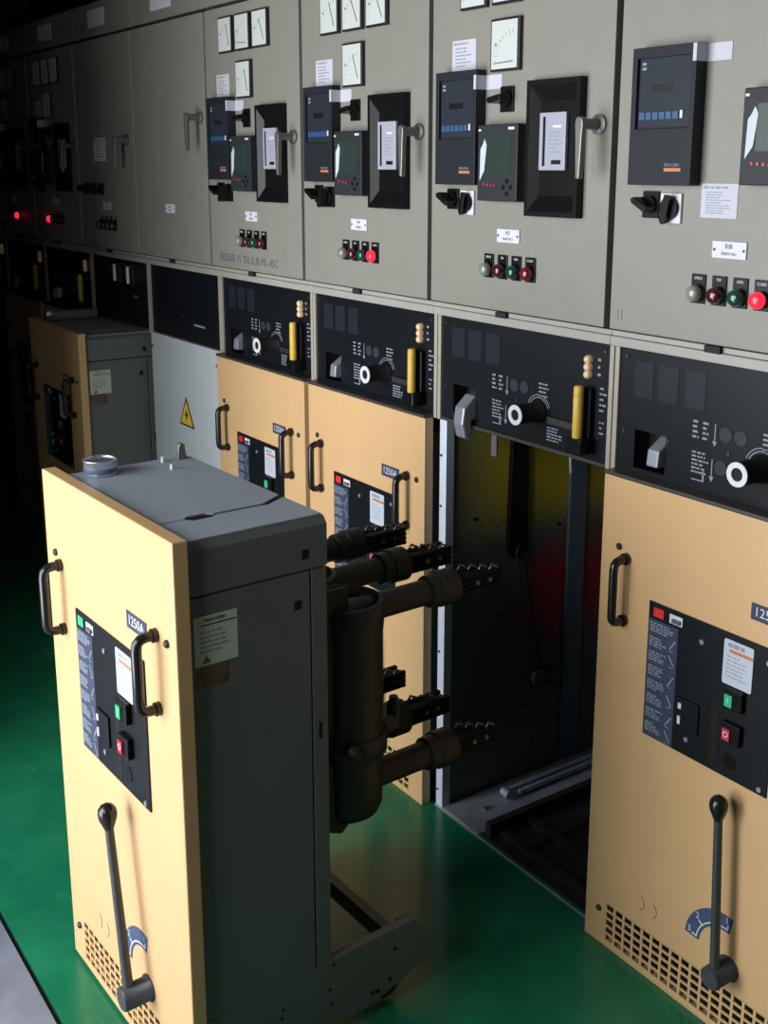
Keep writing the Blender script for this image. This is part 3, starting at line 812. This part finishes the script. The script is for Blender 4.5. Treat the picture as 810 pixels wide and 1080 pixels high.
# ------------------------------------------------------------------ breaker trucks
PW_, PH = 0.6695, 1.274
def truck_front(root, flag='flag_red', amp='1250A', PH=1.274):
    gx0, gx1, gz0, gz1 = 0.072, 0.598, 0.018, 0.128
    cols, rows = 17, 5
    px_ = (gx1 - gx0) / cols; pz_ = (gz1 - gz0) / rows
    bw, bh = 0.0075, 0.0065
    fp = MB().plate_holes([0, gx0, gx1, PW_], [0, gz0, gz1, PH], {(1, 1)}, 0.0, 0.033).build('front_panel', 'truck_yellow', root, bevel=0.003)
    xs = [gx0]; zs = [gz0]
    for k in range(cols): xs += [gx0 + k * px_ + bw / 2, gx0 + (k + 1) * px_ - bw / 2]
    for k in range(rows): zs += [gz0 + k * pz_ + bh / 2, gz0 + (k + 1) * pz_ - bh / 2]
    xs.append(gx1); zs.append(gz1)
    holes = {(2 * i + 1, 2 * j + 1) for i in range(cols) for j in range(rows)}
    g = MB().plate_holes(xs, zs, holes, 0.001, 0.004).build('vent_grille', 'truck_yellow', root)
    B(gx0, gx1, 0.026, 0.033, gz0, gz1).build('grille_backing', 'black_matt', g)
    for x in (0.085, 0.583):
        z0, z1, d = 0.908, 1.064, 0.043
        pts = [(x, 0, z1), (x, -d + 0.020, z1), (x, -d + 0.009, z1 - 0.003), (x, -d + 0.002, z1 - 0.010), (x, -d, z1 - 0.022), (x, -d, z0 + 0.022), (x, -d + 0.002, z0 + 0.010), (x, -d + 0.009, z0 + 0.003), (x, -d + 0.020, z0), (x, 0, z0)]
        h = MB().tube(pts, 0.0108, n=12).build('grab_handle', 'handle_black', root)
        for zz in (z0, z1): MB().cyl((x, 0, zz), (x, -0.010, zz), 0.0145, n=14).build('handle_base', 'handle_black', h)
    for x, z in ((0.060, 1.088), (0.632, 1.062), (0.050, 0.101), (0.612, 0.101)):
        MB().lathe((x, 0, z), (0, -1, 0), [(0, 0.0085), (0.004, 0.0085), (0.007, 0.005)], n=12).build('bolt', 'dark_steel', root)
    # operating panel
    c = B(0.166, 0.522, -0.004, 0.001, 0.648, 0.986).build('operating_panel', 'panel_black', root, bevel=0.001)
    B(0.169, 0.257, -0.0046, -0.004, 0.650, 0.945).build('instruction_strip', 'strip_blue', c)
    d = MB()
    for k in range(8):
        zt = 0.938 - k * 0.036
        print_rows(d, 0.173, 0.225 if k else 0.25, zt, zt - 0.026, 4, -0.0046, 50 + k, 0.5)
    for k, zt in enumerate((0.90, 0.86, 0.81, 0.76, 0.71, 0.67)):
        a = 0.8 if k % 2 else -0.6
        cx = 0.242
        q = [(cx - 0.009, zt - 0.012), (cx - 0.006, zt - 0.013), (cx + 0.010, zt + 0.012), (cx + 0.007, zt + 0.013)]
        if k % 2: q = [(2 * cx - a_, b_) for a_, b_ in reversed(q)]
        d.prism(q, -0.005, -0.0046)
        d.box(cx - 0.008, cx + 0.004, -0.005, -0.0046, zt - 0.017, zt - 0.0155)
    d.build('instruction_print', 'print_dim', c)
    B(0.182, 0.212, -0.0055, -0.004, 0.953, 0.975).build('position_flag', flag, c)
    f2 = B(0.230, 0.268, -0.0055, -0.004, 0.953, 0.975).build('counter', 'label_white', c)
    B(0.240, 0.264, -0.0105, -0.0055, 0.957, 0.966).build('counter_digits', 'print_dark', c)
    np_ = MB().prism([(0.390, 0.868), (0.462, 0.868), (0.465, 0.871), (0.465, 0.969), (0.462, 0.972), (0.390, 0.972), (0.387, 0.969), (0.387, 0.871)], -0.0056, -0.004).build('nameplate', 'nameplate', c)
    B(0.402, 0.464, -0.0063, -0.0056, 0.944, 0.951).build('orange_band', 'logo_orange', c)
    t = MB(); print_rows(t, 0.398, 0.46, 0.965, 0.955, 1, -0.0056, 71, 0.9); print_rows(t, 0.396, 0.455, 0.935, 0.88, 6, -0.0056, 72, 0.25); t.build('small_print', 'print_dim', c)
    for x, z in ((0.327, 0.940), (0.300, 0.690), (0.505, 0.662), (0.505, 0.955)):
        MB().cyl((x, -0.008, z), (x, -0.004, z), 0.006, n=10).build('screw', 'hook_grey', c)
    for z, m, s in ((0.842, 'button_green', 'I'), (0.762, 'button_red', 'O')):
        b = B(0.402, 0.452, -0.018, -0.004, z - 0.024, z + 0.024).build('push_button', 'black_plastic', c, bevel=0.003)
        pb = B(0.409, 0.429, -0.0215, -0.018, z - 0.017, z + 0.011).build('button_cap', m, c)
        pb.parent = b
        text('lettering', s, 0.020, 0.419, -0.0219, z - 0.003, 'print_white', b)
    B(0.364, 0.386, -0.0046, -0.0035, 0.660, 0.812).build('lever_slot', 'black_matt', c)
    cm = B(0.268, 0.332, -0.010, -0.004, 0.712, 0.786).build('charging_latch', 'panel_black', c, bevel=0.002)
    MB().box(0.275, 0.283, -0.012, -0.010, 0.722, 0.742).box(0.275, 0.284, -0.012, -0.010, 0.760, 0.774).build('spring_mark', 'print_white', cm)
    MB().cyl((0.42, -0.0055, 0.690), (0.42, -0.004, 0.690), 0.018, n=20).build('blanking_disc', 'black_plastic', c)
    # rating tag
    tg = B(0.447, 0.540, -0.002, 0.0, 1.036, 1.073).build('rating_tag', 'strip_blue', root)
    text('lettering', amp, 0.030, 0.493, -0.0024, 1.055, 'print_white', tg, sx=0.95)
    # blue position sector
    cx, cz = 0.440, 0.203
    def arcp(r_, a): return (cx + r_ * math.cos(math.radians(a)), cz + r_ * math.sin(math.radians(a)))
    ps = MB()
    for k in range(16):
        a0 = 78 + 100 * k / 16; a1 = 78 + 100 * (k + 1) / 16
        ps.prism([arcp(0.069, a0), arcp(0.110, a0), arcp(0.110, a1), arcp(0.069, a1)], -0.0015, 0.0)
    ps = ps.build('position_sector', 'plate_blue', root)
    mk = MB()
    for k in range(14):
        a0 = 82 + 92 * k / 14; a1 = 82 + 92 * (k + 1) / 14
        mk.prism([arcp(0.0755, a0), arcp(0.0785, a0), arcp(0.0785, a1), arcp(0.0755, a1)], -0.0020, -0.0015)
    for a in (83, 143, 173):
        mk.prism([arcp(0.077, a - 1.3), arcp(0.090, a - 1.3), arcp(0.090, a + 1.3), arcp(0.077, a + 1.3)], -0.0020, -0.0015)
    mk.build('sector_marks', 'print_white', ps)
    for c_t, a in (('3', 170), ('2', 140), ('1', 86)):
        p_ = arcp(0.099, a)
        text('lettering', c_t, 0.022, p_[0], -0.0020, p_[1], 'print_white', ps)
    # two thin engraved arcs
    for x, z in ((0.190, 0.195), (0.230, 0.195)):
        MB().tube([(x - 0.012 + 0.022 * math.sin(math.radians(t)), -0.0004, z + 0.022 * math.cos(math.radians(t))) for t in range(30, 151, 20)], 0.0008, n=6).build('scratch_mark', 'rust', root)
    return fp

def truck_lever(root, lean):
    """rack-in lever: hub standing off the panel, tapered rod with a ball"""
    cx, cz = 0.457, 0.185
    hub = MB().lathe((cx, 0, cz), (0, -1, 0), [(0, 0.031), (0.004, 0.031), (0.006, 0.027), (0.062, 0.027), (0.066, 0.024)], n=22).build('lever_hub', 'lever_grey', root)
    a = math.radians(lean)
    d = Vector((-math.sin(a), 0, math.cos(a)))
    p0 = Vector((cx, -0.047, cz))
    MB().cyl(p0 + d * 0.01, p0 + d * 0.405, 0.0115, 0.0095, n=16).build('lever_rod', 'lever_grey', hub)
    MB().lathe(p0 + d * 0.385, d, [(0, 0.010), (0.010, 0.014), (0.024, 0.0195), (0.036, 0.021), (0.046, 0.019), (0.054, 0.013), (0.058, 0.004)], n=20).build('lever_knob', 'handle_black', hub)

def truck_body(root, poles=True):
    # side plates, lid and frame; u 0.02..0.65, v 0.033..0.355
    bd = MB().box(0.02, 0.65, 0.0335, 0.313, 0.2055, 1.146).build('housing', 'truck_grey', root, bevel=0.002)
    for x0, x1 in ((0.612, 0.65), (0.02, 0.058)):
        B(x0, x1, 0.317, 0.355, 0.16, 1.146).build('rear_post', 'truck_grey', root, bevel=0.002)
    B(0.058, 0.612, 0.313, 0.330, 0.20, 1.146).build('rear_plate', 'black_matt', root)
    # lid: folded cover, its top in two plates with a slot between
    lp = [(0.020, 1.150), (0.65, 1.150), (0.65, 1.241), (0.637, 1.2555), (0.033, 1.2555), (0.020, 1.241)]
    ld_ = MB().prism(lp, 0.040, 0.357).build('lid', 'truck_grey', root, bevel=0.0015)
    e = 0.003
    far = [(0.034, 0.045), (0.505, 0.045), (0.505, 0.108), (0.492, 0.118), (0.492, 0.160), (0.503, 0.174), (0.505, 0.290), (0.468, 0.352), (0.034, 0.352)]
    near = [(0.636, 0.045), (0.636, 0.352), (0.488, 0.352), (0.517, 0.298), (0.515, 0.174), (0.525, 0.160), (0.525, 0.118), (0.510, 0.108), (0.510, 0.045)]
    MB().prism(far, 1.256, 1.2595, 'z').build('lid_plate', 'lid_grey_toplit', ld_)
    MB().prism(near[::-1], 1.256, 1.2595, 'z').build('lid_plate', 'lid_grey_toplit', ld_)
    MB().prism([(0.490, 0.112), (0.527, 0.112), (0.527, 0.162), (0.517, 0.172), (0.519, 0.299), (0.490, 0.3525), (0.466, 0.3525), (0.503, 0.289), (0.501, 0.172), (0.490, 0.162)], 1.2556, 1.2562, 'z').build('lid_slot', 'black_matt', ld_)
    if poles: br = MB().prism([(0.312, 1.2595), (0.335, 1.2595), (0.330, 1.298), (0.318, 1.300), (0.314, 1.292)], 0.050, 0.068, 'x').build('lifting_lug', 'metal_handle', ld_, bevel=0.002)
    for x, y in ((0.060, 0.275), (0.135, 0.262)) if poles else ():
        MB().cyl((x, y, 1.2595), (x, y, 1.272), 0.005, n=10).build('lid_bolt', 'ring_white', ld_)
    # square holes and slot in the side
    for (v, z) in ((0.303, 1.184), (0.283, 1.078)):
        B(0.6498, 0.6508, v - 0.008, v + 0.008, z - 0.010, z + 0.010).build('square_hole', 'black_matt', root)
    B(0.6498, 0.6508, 0.331, 0.338, 0.762, 0.800).build('slot_hole', 'black_matt', root)
    # rating sticker on the side, faces +u
    st = B(0.65, 0.6508, 0.047, 0.142, 1.004, 1.107).build('rating_sticker', 'sticker', root)
    xs_ = 0.6508
    q = MB(); print_rows(q, 0.06, 0.125, 1.075, 1.025, 5, xs_, 81, 0.4, face='side'); q.build('small_print', 'print_dim', st)
    MB().prism([(0.062, 1.009), (0.082, 1.009), (0.072, 1.024)], xs_, xs_ + 0.0004, 'x').build('warning_mark', 'print_dark', st)
    text('lettering', 'MERLIN GERIN', 0.0095, xs_ + 0.0004, 0.092, 1.0975, 'print_dark', st, face='right', sx=0.75)
    MB().box(xs_, xs_ + 0.0004, 0.062, 0.14, 1.0865, 1.0895).build('orange_band', 'rust', st)
    B(0.65, 0.6504, 0.049, 0.120, 0.958, 1.002).build('rust_patch', 'rust', root)
    # chassis beams
    prof = [(0.034, 0.205), (0.593, 0.205), (0.650, 0.130), (0.648, 0.075), (0.592, 0.068), (0.48, 0.030), (0.034, 0.020)]
    for x0, x1 in ((0.628, 0.6502), (0.0198, 0.042)):
        b_ = MB().prism(prof, x0, x1, 'x').build('chassis_beam', 'truck_grey', root, bevel=0.002)
    for v, z in ((0.470, 0.062), (0.485, 0.060), (0.52, 0.075), (0.535, 0.15), (0.36, 0.19), (0.35, 0.13), (0.355, 0.09), (0.226, 0.14), (0.222, 0.12)):
        MB().cyl((0.649, v, z), (0.6512, v, z), 0.0055 if v > 0.45 else 0.004, n=8).build('bolt_hole', 'black_matt', root)
    B(0.042, 0.628, 0.560, 0.585, 0.10, 0.145).build('cross_bar', 'truck_grey', root)
    B(0.042, 0.628, 0.400, 0.425, 0.10, 0.13).build('cross_bar', 'truck_grey', root)
    B(0.560, 0.628, 0.600, 0.640, 0.11, 0.150).build('end_block', 'truck_grey', root, bevel=0.003)
    for x in (0.600, 0.046):
        for v in (0.53, 0.10):
            wl = MB().lathe((x, v, 0.043), (1, 0, 0), [(0, 0.036), (0.002, 0.0425), (0.022, 0.0425), (0.024, 0.036)], n=22).build('wheel', 'wheel_black', root)
            MB().cyl((x - 0.004, v, 0.043), (x + 0.027, v, 0.043), 0.012, n=12).build('wheel_hub', 'dark_steel', wl)
    if not poles: return
    zt, zb = 0.968, 0.542
    for uc in (0.14, 0.335, 0.53):
        p = MB().lathe((uc, 0.480, 0.478), (0, 0, 1), [(0, 0.060), (0.012, 0.078), (0.03, 0.086), (0.10, 0.088), (0.27, 0.088), (0.45, 0.088), (0.49, 0.092), (0.528, 0.092), (0.532, 0.080), (0.500, 0.070)], n=28).build('breaker_pole', 'pole_brown', root)
        # mounting plate between pole and housing
        MB().prism([(0.355, 1.06), (0.455, 1.06), (0.455, 0.60), (0.450, 0.478), (0.432, 0.462), (0.40, 0.475), (0.355, 0.52)], uc + 0.048, uc + 0.054, 'x').prism([(0.355, 1.06), (0.455, 1.06), (0.455, 0.60), (0.450, 0.478), (0.432, 0.462), (0.40, 0.475), (0.355, 0.52)], uc - 0.054, uc - 0.048, 'x').build('mounting_plate', 'pole_brown', p)
        for zc, rr in ((zt, 0.031), (zb, 0.033)):
            arm = MB().lathe((uc, 0.47, zc), (0, 1, 0), [(0.0, rr * 1.15), (0.10, rr), (0.245, rr), (0.247, rr * 1.25), (0.275, rr * 1.3), (0.277, rr * 1.42), (0.325, rr * 1.42), (0.330, rr * 1.0)], n=20, sharp=True).build('contact_arm', 'pole_brown', p)
            # cluster contact: spring fingers round a square block
            y0 = 0.806
            cb = MB()
            for sx_ in (-1, 1):
                for k in range(4):
                    zz = zc - 0.024 + k * 0.0125
                    cb.box(uc + sx_ * 0.020 - 0.006, uc + sx_ * 0.020 + 0.006, y0, y0 + 0.132, zz, zz + 0.0095)
            cb.box(uc - 0.0135, uc + 0.0135, y0, y0 + 0.11, zc - 0.020, zc + 0.020)
            cb.build('contact_fingers', 'black_matt', p)
            cb = MB()
            for k in range(4):
                cb.tube([(uc - 0.022 + k * 0.0145 - 0.003, y0 + 0.03 + k * 0.022, zc + 0.022), (uc - 0.022 + k * 0.0145, y0 + 0.034 + k * 0.022, zc + 0.034), (uc - 0.022 + k * 0.0145 + 0.004, y0 + 0.05 + k * 0.022, zc + 0.026)], 0.0035, n=8)
            for k in (0.05, 0.09):
                cb.cyl((uc - 0.030, y0 + k, zc), (uc + 0.030, y0 + k, zc), 0.006, n=8)
            cb.build('contact_springs', 'contact_steel', p)
        # middle clamp with nuts
        cl = MB().lathe((uc, 0.480, 0.640), (0, 0, 1), [(0, 0.090), (0.004, 0.098), (0.046, 0.098), (0.050, 0.090)], n=24).box(uc - 0.03, uc + 0.03, 0.56, 0.615, 0.66, 0.70)
        cl.lathe((uc + 0.02, 0.605, 0.695), (0, 0, 1), [(0, 0.016), (0.03, 0.016), (0.034, 0.011), (0.045, 0.011)], n=6)
        cl.lathe((uc + 0.075, 0.44, 0.68), (1, 0, 0), [(0, 0.018), (0.022, 0.018), (0.025, 0.010), (0.035, 0.010)], n=6)
        cl.build('pole_clamp', 'pole_brown', p)

def truck(loc, rz, label, lean=2.0, flag='flag_red', body=False, poles=False):
    r = empty('breaker_truck', loc, rz)
    tag(r, label, 'circuit breaker', 'yellow-fronted breaker trucks')
    truck_front(r, flag, PH=1.274 if body else 1.2555); truck_lever(r, lean)
    if body: truck_body(r, poles)
    else:
        B(0.03, 0.64, 0.0335, 0.30, 0.10, 1.20).build('housing', 'truck_grey', r)
        for x in (0.600, 0.046):
            MB().lathe((x, 0.10, 0.043), (1, 0, 0), [(0, 0.036), (0.002, 0.0425), (0.022, 0.0425), (0.024, 0.036)], n=22).build('wheel', 'wheel_black', r)
    return r

tT = truck((-0.672265, -1.172774, 0.0), 0.039656, 'big yellow-fronted breaker truck drawn out onto the green floor in front', lean=8.5, flag='button_green', body=True, poles=True)
tT.location.z = 0.012
tA = truck((0.0155, -0.0435, 0.0), 0.0, 'yellow breaker truck racked into the nearest cubicle at the right edge', lean=3.0)
def clone_truck(src, x, y, label):
    r = copy_tree(src); r.location = (x, y, 0.0); r['label'] = label
    return r
tC = clone_truck(tA, -2 * W + 0.0155, -0.0435, 'yellow breaker truck partly hidden behind the contact arms of the drawn-out one')
tD = clone_truck(tA, -3 * W + 0.0155, -0.0435, 'yellow breaker truck in place beside the grey hazard triangle cover')
tG = clone_truck(tA, -6 * W + 0.0155, -0.0435, 'dim breaker truck in place right behind the far drawn-out truck')
tH = clone_truck(tA, -7 * W + 0.0155, -0.0435, 'dim breaker truck in place at the dark left edge')
tF = truck((-3.482, -0.335, 0.0), 0.0, 'far breaker truck pulled half out of its cubicle in the gloom', lean=2.0, body=True)

# ------------------------------------------------------------------ loose things
c_, s_ = math.cos(0.039656), math.sin(0.039656)
def on_truck(u, v, z): return (-0.672265 + u * c_ - v * s_, -1.172774 + u * s_ + v * c_, z + 0.012)
tin = empty('metal_tin', on_truck(0.072, 0.112, 1.2598))
tag(tin, 'small round metal tin standing on top of the drawn-out breaker truck', 'tin')
MB().lathe((0, 0, 0), (0, 0, 1), [(0, 0.037), (0.001, 0.039), (0.005, 0.0375), (0.030, 0.0375), (0.034, 0.039), (0.036, 0.039), (0.036, 0.035), (0.032, 0.034)], n=28).build('body', 'tin_metal', tin)
MB().cyl((0, 0, 0.006), (0, 0, 0.017), 0.0381, n=28).build('label_band', 'tin_label', tin)

tb = empty('grey_tube', (-3.387, -0.242, 1.2606))
tag(tb, 'grey tube lying on top of the far half drawn-out truck', 'tube')
MB().tube([(0, -0.0, 0.024), (0, 0.05, 0.026), (0, 0.12, 0.026), (0, 0.20, 0.026)], 0.0235, n=16).build('barrel', 'tube_grey', tb)
MB().lathe((0, 0.0, 0.033), (0.1, -0.8, -0.0), [(0, 0.026), (0.02, 0.030), (0.045, 0.028), (0.05, 0.020)], n=16).build('end_cap', 'bright_metal', tb)

coil = empty('cable_coil', (-4.46, -0.0, 2.676))
tag(coil, 'black cable coil standing on top of the row at the upper left corner', 'cable')
cm_ = MB()
for k in range(3):
    R_ = 0.105 + 0.008 * k
    cm_.tube([(R_ * math.cos(t * math.pi / 14), 0.012 * k, R_ + 0.012 + R_ * math.sin(t * math.pi / 14)) for t in range(28)], 0.009, n=8, closed=True)
cm_.build('windings', 'cable_black', coil)
B(-0.02, 0.02, -0.012, 0.036, 0.0, 0.035).build('tie', 'cable_black', coil)
